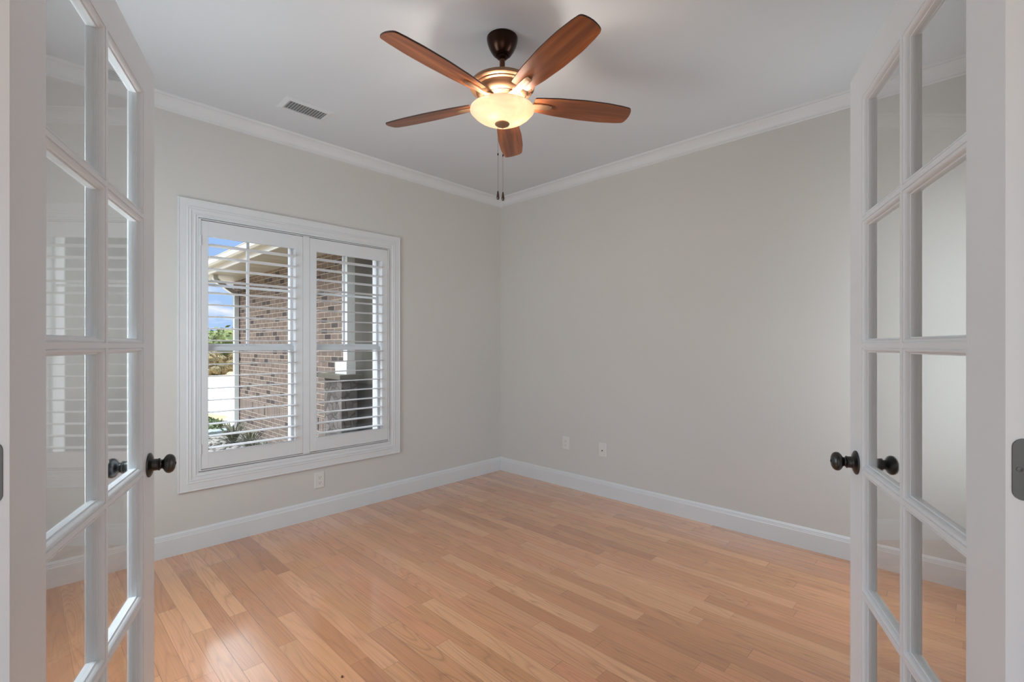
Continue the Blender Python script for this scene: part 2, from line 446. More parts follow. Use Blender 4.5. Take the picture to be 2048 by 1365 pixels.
def tube(bm, pts, r, seg=8):
    P = [Vector(p) for p in pts]; rings = []
    for i, p in enumerate(P):
        d = (P[min(i + 1, len(P) - 1)] - P[max(i - 1, 0)]).normalized()
        u = d.cross(Vector((0, 0, 1)));  u = u if u.length > .01 else d.cross(Vector((1, 0, 0))); u.normalize(); v = d.cross(u)
        rr = r[i] if isinstance(r, (list, tuple)) else r
        rings.append([bm.verts.new(p + u * rr * math.cos(2 * PI * k / seg) + v * rr * math.sin(2 * PI * k / seg)) for k in range(seg)])
    for a, b in zip(rings, rings[1:]): loops_between(bm, a, b)
    bm.faces.new(rings[0]); bm.faces.new(rings[-1])

# ------------------------------------------------------------------ room shell
CH = 2.752                     # ceiling height
LW = 3.70                      # room width and depth
PL = cf(-1.105, .66); PR = cf(.968, .66)       # ends of the angled door wall (room side)
A0 = (0, 0)
def hit(Yc):  # angled wall line at Y=Yc / X=LW
    pass
d_ = RIGHT
tL = (-LW - PL.y) / d_.y; PL = PL + d_ * tL
tR = (LW - PR.x) / d_.x; PR = PR + d_ * tR
plan = [(0, 0), (0, -LW), (PL.x, -LW), (LW, PR.y), (LW, 0)]
HALLPTS = [cf(-2.6, .545), cf(2.6, .545), cf(2.6, -3.4), cf(-2.6, -3.4)]
bm = bmesh.new(); prism(bm, [(-.02, .02), (-.02, -LW - .05), (PL.x - .2, -LW - .05), (PL.x + 1.2, -LW - 1.4), (LW + 1.4, PR.y - .9), (LW + .05, PR.y + .3), (LW + .05, .02)], -.05, 0)
M = None
struct('floor', bm, M_FLOOR)
bm = bmesh.new(); hp = [cf(-2.75, .67), cf(2.75, .67), cf(2.75, -3.6), cf(-2.75, -3.6)]
prism(bm, [(p.x, p.y) for p in hp], -.12, -.002); struct('floor_hall', bm, M_FLOOR)
bm = bmesh.new(); prism(bm, [(-.15, .15), (-.15, -LW - .1), (PL.x, -LW - .1), (LW + .1, PR.y), (LW + .1, .15)], CH, CH + .1)
struct('ceiling', bm, M_CEIL)
bm = bmesh.new(); hp = [cf(-2.75, .655), cf(2.75, .655), cf(2.75, -3.6), cf(-2.75, -3.6)]
prism(bm, [(p.x, p.y) for p in hp], CH + .101, CH + .2); struct('ceiling_hall', bm, M_CEIL)

# window wall with its opening
WY0, WY1, WZ0, WZ1 = -2.640, -1.300, .484, 2.058
bm = bmesh.new()
def wallbox(bm, y0, y1, z0, z1):
    box(bm, (-.16, y0, z0), (0, y1, z1))
    for f in list(bm.faces)[-6:]:
        if all(v.co.x < -.15 for v in f.verts): f.material_index = 1
for y0, y1, z0, z1 in ((-LW - .1, WY0, -.4, CH + .1), (WY1, .15, -.4, CH + .1), (WY0, WY1, -.4, WZ0), (WY0, WY1, WZ1, CH + .1)):
    wallbox(bm, y0, y1, z0, z1)
struct('wall_left', bm, [M_WALL, M_BRICKY])
bm = bmesh.new(); box(bm, (0, 0, -.4), (LW + .1, .15, CH + .1)); struct('wall_right', bm, M_WALL)
S0, S1, SZ0, SZ1 = .7, 1.8, .6, 2.1      # side windows added for fill light, distance from the walls they adjoin
bm = bmesh.new()
for a, b, z0, z1 in ((0, S0, -.05, CH + .1), (S1, PL.x + .02, -.05, CH + .1), (S0, S1, -.05, SZ0), (S0, S1, SZ1, CH + .1)): box(bm, (a, -LW - .1, z0), (b, -LW, z1))
struct('wall_near_left', bm, M_WALL)
bm = bmesh.new()

for a, b, z0, z1 in ((0, .22, -.05, CH + .1), (.60, -PR.y + .02, -.05, CH + .1), (.22, .60, -.05, .5), (.22, .60, 2.1, CH + .1)): box(bm, (LW, -b, z0), (LW + .1, -a, z1))
struct('wall_near_right', bm, M_WALL)
for k, fn, S0, S1, SZ0, SZ1 in ((3, lambda u, d, z: (u, -LW + d, z), .7, 1.8, .6, 2.1), (4, lambda u, d, z: (LW - d, -u, z), .22, .60, .5, 2.1)):
    bm = bmesh.new()
    def wb(u0, u1, d0, d1, z0, z1): box(bm, fn(u0, d0, z0), fn(u1, d1, z1))
    for u0, u1, z0, z1 in ((S0 - .06, S0, SZ0 - .09, SZ1 + .09), (S1, S1 + .06, SZ0 - .09, SZ1 + .09), (S0, S1, SZ0 - .09, SZ0), (S0, S1, SZ1, SZ1 + .09)): wb(u0, u1, 0, .018, z0, z1)
    for u0, u1, z0, z1 in ((S0, S0 + .04, SZ0, SZ1), (S1 - .04, S1, SZ0, SZ1), (S0 + .04, S1 - .04, SZ0, SZ0 + .05), (S0 + .04, S1 - .04, SZ1 - .05, SZ1), (S0 + .04, S1 - .04, 1.33, 1.37)): wb(u0, u1, -.06, -.03, z0, z1)
    struct('window_%d' % k, bm, M_TRIM)  # frames of the unseen windows added around the fill lights

# angled wall with the double doorway
def cbox(bm, x0, x1, z0, z1, h0, h1, mi=0, bev=0):
    """box given in metres right of / ahead of the viewpoint"""
    n0 = len(bm.verts); pts = []
    v = box(bm, (x0, z0, h0), (x1, z1, h1), mi, bev)
    bm.verts.ensure_lookup_table()
    for q in list(bm.verts)[n0:]:
        c = cf(q.co.x, q.co.y, q.co.z); q.co = c
ZR, ZH = .655, .540            # room side and hall side of the angled wall
OPH = .768
bm = bmesh.new()
cbox(bm, -2.75, -OPH - .02, ZH, ZR, -.05, CH + .1); cbox(bm, OPH + .02, 2.75, ZH, ZR, -.05, CH + .1); cbox(bm, -OPH - .02, OPH + .02, ZH, ZR, 2.075, CH + .1)
struct('wall_front', bm, M_WALL)
bm = bmesh.new()
cbox(bm, -OPH - .02, -OPH, ZH - .002, ZR + .002, 0, 2.075); cbox(bm, OPH, OPH + .02, ZH - .002, ZR + .002, 0, 2.075); cbox(bm, -OPH - .02, OPH + .02, ZH - .002, ZR + .002, 2.056, 2.075)
cbox(bm, -OPH, -OPH + .011, ZH + .02, ZH + .065, 0, 2.056); cbox(bm, OPH - .011, OPH, ZH + .02, ZH + .065, 0, 2.056)
for z0, z1 in ((ZH - .018, ZH), (ZR, ZR + .016)):
    for s in (-1, 1): cbox(bm, s * (OPH + .008), s * (OPH + .098), z0, z1, 0, 2.17)
    cbox(bm, -OPH - .008, OPH + .008, z0, z1, 2.064, 2.17)
struct('trim_1', bm, M_TRIM)

# hall behind the viewpoint, with a wide window added for its fill light
bm = bmesh.new(); cbox(bm, -2.75, -2.65, -3.5, ZH, 0, CH + .1); struct('wall_hall_left', bm, M_WALL)
bm = bmesh.new(); cbox(bm, 2.65, 2.75, -3.5, ZH, 0, CH + .1); struct('wall_hall_right', bm, M_WALL)
bm = bmesh.new(); cbox(bm, -2.75, -1.7, -3.6, -3.5, 0, CH + .1); cbox(bm, 1.7, 2.75, -3.6, -3.5, 0, CH + .1); cbox(bm, -1.7, 1.7, -3.6, -3.5, 2.35, CH + .1); cbox(bm, -1.7, 1.7, -3.6, -3.5, 0, .12)
struct('wall_hall_back', bm, M_WALL)
bm = bmesh.new()
for x0, x1 in ((-1.7, -1.64), (-.03, .03), (1.64, 1.7)): cbox(bm, x0, x1, -3.58, -3.52, .12, 2.35)
for h0, h1 in ((.12, .2), (2.27, 2.35)): cbox(bm, -1.7, 1.7, -3.58, -3.52, h0, h1)
struct('window_2', bm, M_TRIM)  # frame of the unseen window added for the hall fill
for i, p in enumerate(HALL):
    bm = bmesh.new(); lathe(bm, [(.17, CH + .10), (.17, CH - .012), (.165, CH - .02), (.15, CH - .022), (.148, CH - .02)], 40)
    t_ = thing('ceiling_light', ['white disc ceiling light above the left side of the hall', 'white disc ceiling light above the right side of the hall'][i], 'ceiling light', (p.x, p.y, 0), group='hall ceiling lights')
    obj('trim_ring', bm, M_TRIM, t_)
    bm = bmesh.new(); lathe(bm, [(.148, CH - .0195), (.148, CH - .0165)], 40); obj('diffuser', bm, M_ADDED_LAMP, t_)

# baseboards (one mitred run of wall each)
BASE = [(0, 0), (.0145, 0), (.0145, .102), (.0125, .107), (.0125, .112), (.0105, .1155), (.0105, .121), (.0075, .127), (.004, .1325), (0, .1335)]
CROWN = [(0, CH - .080), (.004, CH - .0795), (.0085, CH - .0765), (.0085, CH - .0705), (.0125, CH - .0685), (.0125, CH - .0655), (.017, CH - .061), (.024, CH - .048), (.034, CH - .034), (.046, CH - .0235), (.056, CH - .0185), (.061, CH - .0165), (.061, CH - .013), (.066, CH - .0115), (.070, CH - .0075), (.072, CH), (0, CH)]
def run(name, prof, path, m=M_TRIM):
    bm = bmesh.new(); sweep(bm, prof, path); return struct(name, bm, m, smooth=False)
def half(a, b, prof, name):
    """moulding along a wall a->b, mitred into square room corners at a start / end flagged"""
    run(name, prof, [a, b])
def mitre_run(name, prof, a, b, ma, mb):
    bm = bmesh.new(); A, B = Vector(a), Vector(b); d = (B - A).normalized(); n = Vector((-d.y, d.x))
    ra = [bm.verts.new((A.x + n.x * o + d.x * o * ma, A.y + n.y * o + d.y * o * ma, h)) for o, h in prof]
    rb = [bm.verts.new((B.x + n.x * o - d.x * o * mb, B.y + n.y * o - d.y * o * mb, h)) for o, h in prof]
    k = len(prof)
    for i in range(k): bm.faces.new([ra[i], ra[(i + 1) % k], rb[(i + 1) % k], rb[i]])
    bm.faces.new(ra); bm.faces.new(rb[::-1])
    return struct(name, bm, m_trim_used)
m_trim_used = M_TRIM
jl = cf(-OPH - .1, ZR); jr = cf(OPH + .1, ZR)
PLr = PL; PRr = PR
segs = [('left', (0, 0), (0, -LW), 1, 1), ('near_left', (0, -LW), (PL.x, -LW), 1, .41), ('near_right', (LW, PR.y), (LW, 0), .41, 1), ('right', (LW, 0), (0, 0), 1, 1)]
for nm, a, b, ma, mb in segs:
    mitre_run('baseboard_' + nm, BASE, a, b, ma, mb)
for i, (nm, a, b, ma, mb) in enumerate(segs):
    mitre_run('trim_%d' % (i + 2), CROWN, a, b, ma, mb)
mitre_run('trim_6', CROWN, (PL.x, -LW), (LW, PR.y), .41, .41)
mitre_run('baseboard_front', BASE, (PL.x, -LW), (jl.x, jl.y), .41, 0)
mitre_run('baseboard_front_right', BASE, (jr.x, jr.y), (LW, PR.y), 0, .41)

# ------------------------------------------------------------------ window: casing, sashes, glass
def rect_sweep(bm, prof, y0, y1, z0, z1, ysign=1):
    """profile (inset from the outer edge, x) swept round a rectangle in the window wall"""
    rings = []
    for sy_, sz_ in ((1, 1), (-1, 1), (-1, -1), (1, -1)):
        cy = y0 if sy_ > 0 else y1; cz = z0 if sz_ > 0 else z1
        rings.append([bm.verts.new((x, cy + sy_ * i, cz + sz_ * i)) for i, x in prof])
    k = len(prof)
    for i in range(4):
        A, B = rings[i], rings[(i + 1) % 4]
        for a in range(k): bm.faces.new([A[a], A[(a + 1) % k], B[(a + 1) % k], B[a]])
CAS = [(0, 0), (0, .018), (.002, .0205), (.006, .0205), (.008, .018), (.046, .0175), (.049, .0195), (.055, .0195), (.058, .0165), (.064, .0185), (.070, .0185), (.073, .0155), (.084, .0145), (.087, .0165), (.0935, .0165), (.097, .0125), (.108, .0115), (.108, 0)]
bm = bmesh.new(); rect_sweep(bm, CAS, -2.746, -1.195, .369, 2.171); struct('trim_7', bm, M_TRIM)
WIN = D.objects.new('window_1', None); COL.objects.link(WIN); WIN['kind'] = 'structure'
UN = [(-2.625, -2.040), (-1.940, -1.354)]
bm = bmesh.new()
# frame lining, mullion and sill
box(bm, (-.15, WY0, WZ0), (-.012, UN[0][0], WZ1)); box(bm, (-.15, UN[1][1], WZ0), (-.012, WY1, WZ1)); box(bm, (-.15, UN[0][1], WZ0), (-.012, UN[1][0], WZ1))
for a, b in UN:
    box(bm, (-.15, a, WZ0), (-.062, b, WZ0 + .03)); box(bm, (-.15, a, WZ1 - .03), (-.062, b, WZ1))
obj('window_frame', bm, M_VINYL, WIN)
for a, b in UN:
    bm = bmesh.new(); z0, z1 = 1.236, WZ1 - .03; x0, x1 = -.092, -.062
    s = .016
    box(bm, (x0, a, z0), (x1, a + s, z1)); box(bm, (x0, b - s, z0), (x1, b, z1)); box(bm, (x0, a + s, z0), (x1, b - s, z0 + .042)); box(bm, (x0, a + s, z1 - .04), (x1, b - s, z1))
    up_ = obj('upper_sash', bm, M_VINYL, WIN)
    c = (a + b) / 2; bm = bmesh.new(); zc = 1.657
    box(bm, (-.082, c - .008, z0 + .042), (-.066, c + .008, z1 - .04)); box(bm, (-.0815, a + s, zc - .008), (-.0665, c - .008, zc + .008)); box(bm, (-.0815, c + .008, zc - .008), (-.0665, b - s, zc + .008))
    obj('grille', bm, M_VINYL, up_)
    bm = bmesh.new(); box(bm, (-.076, a + s, z0 + .042), (-.073, b - s, z1 - .04)); obj('pane', bm, M_GLASS, up_)
    bm = bmesh.new(); z0, z1 = WZ0 + .03, 1.262; x0, x1 = -.060, -.034; s = .022
    box(bm, (x0, a, z0), (x1, a + s, z1)); box(bm, (x0, b - s, z0), (x1, b, z1)); box(bm, (x0, a + s, z0), (x1, b - s, z0 + .05)); box(bm, (x0, a + s, z1 - .030), (x1, b - s, z1))
    box(bm, (x1, a + .01, z1 - .006), (x1 + .004, b - .01, z1))
    lo_ = obj('lower_sash', bm, M_VINYL, WIN)
    bm = bmesh.new(); box(bm, (-.049, a + s, z0 + .05), (-.046, b - s, z1 - .03)); obj('pane', bm, M_GLASS, lo_)
    bm = bmesh.new(); box(bm, (-.056, c - .03, z1), (-.040, c + .03, z1 + .006), bev=.001); box(bm, (-.052, c - .008, z1 + .006), (-.044, c + .028, z1 + .014), bev=.002)
    obj('sash_lock', bm, M_VINYL, lo_)

# plantation shutters: two panels hinged in one frame
SF = thing('plantation_shutter', 'white plantation shutter, two louvred panels filling the window casing', 'shutter', (0, 0, 0))
bm = bmesh.new()
fy0, fy1, fz0, fz1 = -2.6375, -1.3025, .4865, 2.0555
FX0, FX1 = -.010, .024
box(bm, (FX0, fy0, fz0), (FX1, fy0 + .010, fz1)); box(bm, (FX0, fy1 - .010, fz0), (FX1, fy1, fz1))
box(bm, (.013, fy0 + .010, fz0), (FX1, fy1 - .010, fz0 + .005)); box(bm, (.013, fy0 + .010, fz1 - .005), (FX1, fy1 - .010, fz1))
obj('outer_frame', bm, M_LOUVER, SF)
bm = bmesh.new(); box(bm, (FX0, -2.0, fz0 + .006), (.022, -1.953, fz1 - .006), bev=.001); obj('centre_post', bm, M_LOUVER, SF)
def shutter(y0, y1, oy0, oy1, label):
    z0, z1 = fz0 + .010, fz1 - .010; oz0, oz1 = .594, 1.952
    
    bm = bmesh.new(); x0, x1 = -.006, .0225
    for a, b in (((x0, y0, z0), (x1, oy0, z1)), ((x0, oy1, z0), (x1, y1, z1)), ((x0, oy0, z0), (x1, oy1, oz0)), ((x0, oy0, oz1), (x1, oy1, z1))): box(bm, a, b, bev=.0012)
    t = obj('shutter_panel', bm, M_LOUVER, SF); t['label'] = label
    bm = bmesh.new(); n = 20; ang = math.radians(1.5)
    A, B = [], []
    for i in range(n):
        a = 2 * PI * i / n; u = .0435 * math.cos(a); v = .0040 * math.copysign(abs(math.sin(a)) ** .8, math.sin(a))
        px, pz = u * math.cos(ang) - v * math.sin(ang), u * math.sin(ang) + v * math.cos(ang)
        A.append(bm.verts.new((px, oy0 + .0015, pz))); B.append(bm.verts.new((px, oy1 - .0015, pz)))
    loops_between(bm, A, B); bm.faces.new(A); bm.faces.new(B[::-1])
    z = .6215; first = obj('louver', bm, M_LOUVER, t, smooth=True, loc=(.012, 0, z))
    for k in range(1, 18):
        c_ = first.copy(); COL.objects.link(c_); c_.parent = t; c_.location = (.012, 0, z + k * .07515)
    hy = y0 if abs(y0 + 2.62) < .1 else y1
    for hz_ in (.62, 1.92):
        bm = bmesh.new(); lathe(bm, [(.003, -.032), (.0042, -.030), (.0042, .030), (.003, .032)], 12); obj('hinge', bm, M_LOUVER, t, loc=(.026, hy + (-.003 if hy == y0 else .003), hz_))
    return t
shutter(-2.6255, -2.0015, -2.587, -2.052, 'left louvred panel, sky and gutter seen between its slats')
shutter(-1.9515, -1.3145, -1.902, -1.366, 'right louvred panel, white porch post seen between its slats')

# ------------------------------------------------------------------ french doors
DW, DT = .775, .035
def french_door(name, E, yaw, sg, label_unused=None):
    """local x runs from the hinge edge, y*sg is depth away from the visible face"""
    root = D.objects.new(name, None); COL.objects.link(root); root['kind'] = 'structure'
    root.location = (E.x, E.y, 0); root.rotation_euler = (0, 0, yaw)
    xs = [0, .108, .3835, .3945, .667, DW]          # stile | pane | muntin | pane | stile (face edges)
    zs = [.012, .240, .5775, .5885, .9165, .9275, 1.2600, 1.2710, 1.6065, 1.6175, 1.948, 2.0445]
    H_ = lambda i, j: i in (1, 3) and j in (1, 3, 5, 7, 9)
    st = [(0, 0), (.0006, .0030), (.0018, .0030), (.0028, .0010), (.0048, .0010), (.0074, .0026), (.0094, .0058), (.0102, .0096), (.0102, .0116), (.0128, .0118), (.0128, .0146)]
    bm = bmesh.new()
    for d in (0, DT):
        V = {}
        for i, x in enumerate(xs):
            for j, z in enumerate(zs): V[i, j] = bm.verts.new((x, sg * d, z))
        for i in range(5):
            for j in range(11):
                if not H_(i, j): bm.faces.new([V[i, j], V[i + 1, j], V[i + 1, j + 1], V[i, j + 1]])
    def ring(x0, x1, z0, z1, i, d): return [bm.verts.new(p) for p in ((x0 + i, sg * d, z0 + i), (x1 - i, sg * d, z0 + i), (x1 - i, sg * d, z1 - i), (x0 + i, sg * d, z1 - i))]
    for i in (1, 3):
        for j in (1, 3, 5, 7, 9):
            seq = [(a, b) for a, b in st] + [(a, DT - b) for a, b in st[::-1]]
            R_ = [ring(xs[i], xs[i + 1], zs[j], zs[j + 1], a, b) for a, b in seq]
            for A, B in zip(R_, R_[1:]): loops_between(bm, A, B)
    o4 = lambda d: [bm.verts.new(p) for p in ((0, sg * d, zs[0]), (DW, sg * d, zs[0]), (DW, sg * d, zs[-1]), (0, sg * d, zs[-1]))]
    loops_between(bm, o4(0), o4(DT))
    bmesh.ops.remove_doubles(bm, verts=bm.verts[:], dist=1e-5)
    obj('door_frame', bm, M_DOOR, root)
    for i in (1, 3):
        for j in (1, 3, 5, 7, 9):
            bm = bmesh.new(); box(bm, (xs[i] + .0126, sg * .0160, zs[j] + .0126), (xs[i + 1] - .0126, sg * .0190, zs[j + 1] - .0126)); obj('pane', bm, M_GLASS, root)
    # knob set
    kx, kz = (DW - .054 if sg > 0 else DW - .060), .932
    prof = [(0, 0), (.0335, 0), (.0335, .003), (.0315, .0055), (.0300, .0058), (.027, .0085), (.0175, .0115), (.0165, .013), (.0160, .026), (.0172, .028), (.0172, .031), (.0135, .033), (.0125, .038), (.0145, .042), (.0205, .046), (.0252, .0515), (.0268, .058), (.0258, .0645), (.0222, .0705), (.0165, .0745), (.009, .0765), (0, .077)]
    KS = .80
    for side in (0, 1):
        bm = bmesh.new()
        if side == 0: M_ = Matrix.Translation((kx, 0, kz)) @ Matrix.Rotation(PI / 2 * sg, 4, 'X')
        else: M_ = Matrix.Translation((kx, sg * DT, kz)) @ Matrix.Rotation(-PI / 2 * sg, 4, 'X')
        M_ = M_ @ Matrix.Scale(KS, 4, (0, 0, 1))
        lathe(bm, prof, 40, M_, cap=False)
        k = obj('door_knob', bm, M_KNOB, root, smooth=True)
        bm = bmesh.new(); lathe(bm, [(0, .0765), (.0042, .0765), (.0042, .0780), (.0035, .0784), (0, .0784)], 20, M_, cap=False)
        obj('turn_button', bm, M_SLOT, k, smooth=True)
    # latch plate on the meeting edge
    bm = bmesh.new(); fn = lambda u, v, d: (DW + d, sg * u, v)
    slab(bm, rounded_rect(DT / 2, kz, .025, .057, .004), fn, -.001, .0008); obj('latch_plate', bm, M_KNOB, root)
    # butt hinges on the hinge edge
    for hz_ in (1.845, 1.087, .28):
        bm = bmesh.new(); fn = lambda u, v, d: (-d, sg * u, v)
        slab(bm, rounded_rect(.0215, hz_, .0290, .089, .013, 7), fn, -.001, .0016)
        h = obj('hinge', bm, M_HINGE, root)
        bm = bmesh.new(); lathe(bm, [(.003, -.048), (.0062, -.0455), (.0062, .0455), (.003, .048)], 16, Matrix.Translation((-.001, sg * (DT + .0055), hz_))); obj('barrel', bm, M_HINGE, h, smooth=True)
        for du, dv in ((.0150, 0), (.0235, .028), (.0235, -.028)):
            bm = bmesh.new(); lathe(bm, [(0, 0), (.0038, 0), (.0038, .0006), (0, .0010)], 16, Matrix.Translation((-.0016, sg * du, hz_ + dv)) @ Matrix.Rotation(-PI / 2, 4, 'Y'), cap=False)
            sc_ = obj('screw', bm, M_KNOB, h)
    return root
def yaw_of(v): return math.atan2(v.y, v.x)
dl = RIGHT * -.4195 + VIEW * .9078; dr = RIGHT * .3697 + VIEW * .9291
french_door('door_1', cf(-.709, .6715), yaw_of(dl), 1)
french_door('door_2', cf(.7165, .691), yaw_of(dr), -1)

# ------------------------------------------------------------------ ceiling fan
fan = thing('ceiling_fan', 'bronze ceiling fan with five cherry wood blades and a lit alabaster bowl', 'ceiling fan', (FAN.x, FAN.y, 0), rz=math.atan2(RIGHT.y, RIGHT.x))
def part(name, prof, m, parent=fan, seg=48, loc=None, cap=True):
    bm = bmesh.new(); lathe(bm, prof, seg, cap=cap); return obj(name, bm, m, parent, smooth=True, loc=loc)
part('canopy', [(.070, CH - .001), (.0745, CH - .002), (.0750, CH - .010), (.072, CH - .024), (.066, CH - .042), (.056, CH - .062), (.044, CH - .079), (.036, CH - .086), (.030, CH - .088), (.030, CH - .080)], M_CANOPY)
part('ball_joint', [(0, CH - .070), (.022, CH - .075), (.0275, CH - .085), (.026, CH - .096), (.018, CH - .103), (.012, CH - .104)], M_CANOPY)
part('downrod', [(.0128, CH - .10), (.0128, 2.545)], M_ROD, seg=24)
part('motor_housing', [(.014, 2.566), (.022, 2.565), (.026, 2.552), (.060, 2.546), (.110, 2.540), (.140, 2.533), (.153, 2.525), (.1565, 2.517), (.1555, 2.509), (.150, 2.505), (.141, 2.5035), (.139, 2.499), (.132, 2.4965), (.126, 2.4965), (.1235, 2.492), (.121, 2.489), (.1195, 2.484), (.116, 2.476), (.109, 2.4685), (.101, 2.464), (.093, 2.4625), (.092, 2.4595), (.087, 2.4585), (.085, 2.456), (.078, 2.4555), (.076, 2.4535), (.068, 2.4535), (.066, 2.450), (0, 2.450)], M_MOTOR)
part('light_fitter', [(.060, 2.4505), (.064, 2.448), (.064, 2.441), (.058, 2.437), (.050, 2.436), (.048, 2.428), (.060, 2.424), (.060, 2.418), (.030, 2.415), (.006, 2.414), (.006, 2.336)], M_MOTOR)
bowl = part('light_bowl', [(.1505, 2.4075), (.1545, 2.4060), (.1555, 2.4025), (.1535, 2.3990), (.1475, 2.3930), (.1360, 2.3810), (.1180, 2.3675), (.0950, 2.3560), (.0680, 2.3470), (.0400, 2.3415), (.0100, 2.3395), (.0100, 2.3425), (.0400, 2.3445), (.0680, 2.3500), (.0940, 2.3590), (.1160, 2.3700), (.1330, 2.3830), (.1445, 2.3960), (.1480, 2.4055), (.1505, 2.4075)], M_BOWL, cap=False)
part('finial', [(.010, 2.3425), (.034, 2.3392), (.0355, 2.3370), (.034, 2.3340), (.026, 2.3290), (.014, 2.3265), (.008, 2.3235), (.0075, 2.3205), (.004, 2.3180), (0, 2.3178)], M_MOTOR)
# blades
def blade_mesh():
    bm = bmesh.new(); r0, r1 = .158, .665; n = 26
    up_, lo_ = [], []
    def hw(t):
        pts = [(0, .043), (.06, .049), (.25, .0605), (.5, .0680), (.72, .0670), (.88, .0600), (.955, .0540)]
        for (a, x), (b, y) in zip(pts, pts[1:]):
            if t <= b: s = (t - a) / (b - a); s = s * s * (3 - 2 * s) * .35 + s * .65; return x + (y - x) * s
        return pts[-1][1]
    ol = []
    for i in range(n + 1):
        t = i / n * .955; ol.append((r0 + (r1 - r0) * t, hw(t)))
    # rounded tip, a shallow arc with soft corners
    xt = ol[-1][0]; L = r1 - xt
    tip = [(xt + L * .38, .0500), (xt + L * .62, .0430), (xt + L * .80, .0320), (xt + L * .94, .0170), (xt + L, 0)]
    top = ol + tip
    out = top + [(x, -y) for x, y in top[::-1][1:]]
    out = [(r0 - .002, .034)] + out + [(r0 - .002, -.034)]
    slab(bm, out, lambda u, v, d: (u, v, d), -.0035, .0035)
    bm.faces.ensure_lookup_table()
    for f in bm.faces:
        if abs(f.normal.z) < .5: pass
    return bm
PITCH = math.radians(-13)
th0 = 4.9
bfirst = ifirst = None
for k in range(5):
    th = math.radians(th0 + 72 * k)           # measured from straight ahead towards the right
    ang = PI / 2 - th
    if k == 0:
        bfirst = obj('blade', blade_mesh(), [M_BLADE, M_BLADE_EDGE], fan)
        for f in bfirst.data.polygons:
            if abs(f.normal.z) < .5: f.material_index = 1
        # curved arm that carries the blade
        bm = bmesh.new(); pr = []
        path = [(.050, .0030, .0150), (.085, -.0030, .0135), (.120, -.0100, .0135), (.150, -.0110, .0150), (.185, -.0090, .0170), (.225, -.0085, .0165), (.240, -.0085, .0145), (.247, -.0085, .0090)]
        for x, z, hw_ in path:
            pr.append([bm.verts.new(p) for p in ((x, -hw_, z + .0035), (x, hw_, z + .0035), (x, hw_, z - .0015), (x, hw_ * .7, z - .0045), (x, -hw_ * .7, z - .0045), (x, -hw_, z - .0015))])
        for A, B in zip(pr, pr[1:]): loops_between(bm, A, B)
        bm.faces.new(pr[0]); bm.faces.new(pr[-1][::-1])
        ifirst = obj('blade_arm', bm, M_MOTOR, bfirst, smooth=True)
        b = bfirst
    else:
        b = bfirst.copy(); COL.objects.link(b); b.parent = fan
        c_ = ifirst.copy(); COL.objects.link(c_); c_.parent = b
    b.matrix_local = Matrix.Translation((0, 0, 2.449)) @ Matrix.Rotation(ang, 4, 'Z') @ Matrix.Rotation(PITCH, 4, 'X')
# pull chains
for dx, zt, zb, zc in ((-.0205, 2.333, 2.0095, 2.186), (.0035, 2.3185, 2.0045, 2.180)):
    bm = bmesh.new()
    tube(bm, [(dx, -.012, zt), (dx, -.012, zb)], .0009, 6)
    n = int((zt - zb) / .006)
    for i in range(n):
        lathe(bm, [(0, -.0015), (.0015, 0), (0, .0015)], 6, Matrix.Translation((dx, -.012, zt - .006 * i)))
    ch = obj('pull_chain', bm, M_CHAIN, fan)
    bm = bmesh.new(); lathe(bm, [(.0012, .006), (.003, .004), (.003, -.004), (.0012, -.006)], 10); obj('connector', bm, M_SLOT, ch, loc=(dx, -.012, zc))
    bm = bmesh.new(); lathe(bm, [(.0015, 0), (.0035, -.0015), (.0045, -.009), (.0065, -.022), (.0078, -.031), (.0070, -.038), (.004, -.0415), (0, -.0425)], 18); obj('fob', bm, M_FOB, ch, smooth=True, loc=(dx, -.012, zb))

# ------------------------------------------------------------------ ceiling register
vent = thing('ceiling_vent', 'white ceiling register with a row of thin slats near the window', 'vent', (.447, -2.157, CH))
vx, vy = .093, .147
bm = bmesh.new()
fr = [(-vx, -vy), (vx, -vy), (vx, vy), (-vx, vy)]
inn = [(-.056, -.117), (.056, -.117), (.056, .117), (-.056, .117)]
lo_o = [bm.verts.new((x, y, -.002)) for x, y in fr]; top_o = [bm.verts.new((x, y, 0)) for x, y in fr]
m_i = [bm.verts.new((x * 1.12, y * 1.06, -.007)) for x, y in inn]; l_i = [bm.verts.new((x, y, -.007)) for x, y in inn]; t_i = [bm.verts.new((x, y, 0)) for x, y in inn]
for A, B in ((top_o, lo_o), (lo_o, m_i), (m_i, l_i), (l_i, t_i)): loops_between(bm, A, B)
obj('grille_frame', bm, M_VENT, vent)
bm = bmesh.new(); box(bm, (-.056, -.117, -.0012), (.056, .117, -.0002)); obj('duct', bm, M_VENTIN, vent)
first = None
for k in range(14):
    y = -.111 + k * .0166
    if first is None:
        bm = bmesh.new(); vs = [(-.056, -.0012, 0), (.056, -.0012, 0), (.056, .0012, 0), (-.056, .0012, 0)]
        A = [bm.verts.new((x, yy + .002, -.0015)) for x, yy, _ in vs]; B = [bm.verts.new((x, yy - .0015, -.0068)) for x, yy, _ in vs]
        loops_between(bm, A, B); bm.faces.new(A); bm.faces.new(B[::-1]); first = obj('slat', bm, M_VENT, vent, loc=(0, y, 0))
    else:
        c_ = first.copy(); COL.objects.link(c_); c_.parent = vent; c_.location = (0, y, 0)
bm = bmesh.new(); box(bm, (.064, -.012, -.0105), (.070, .030, -.0065), bev=.001); obj('damper_lever', bm, M_VENT, vent)

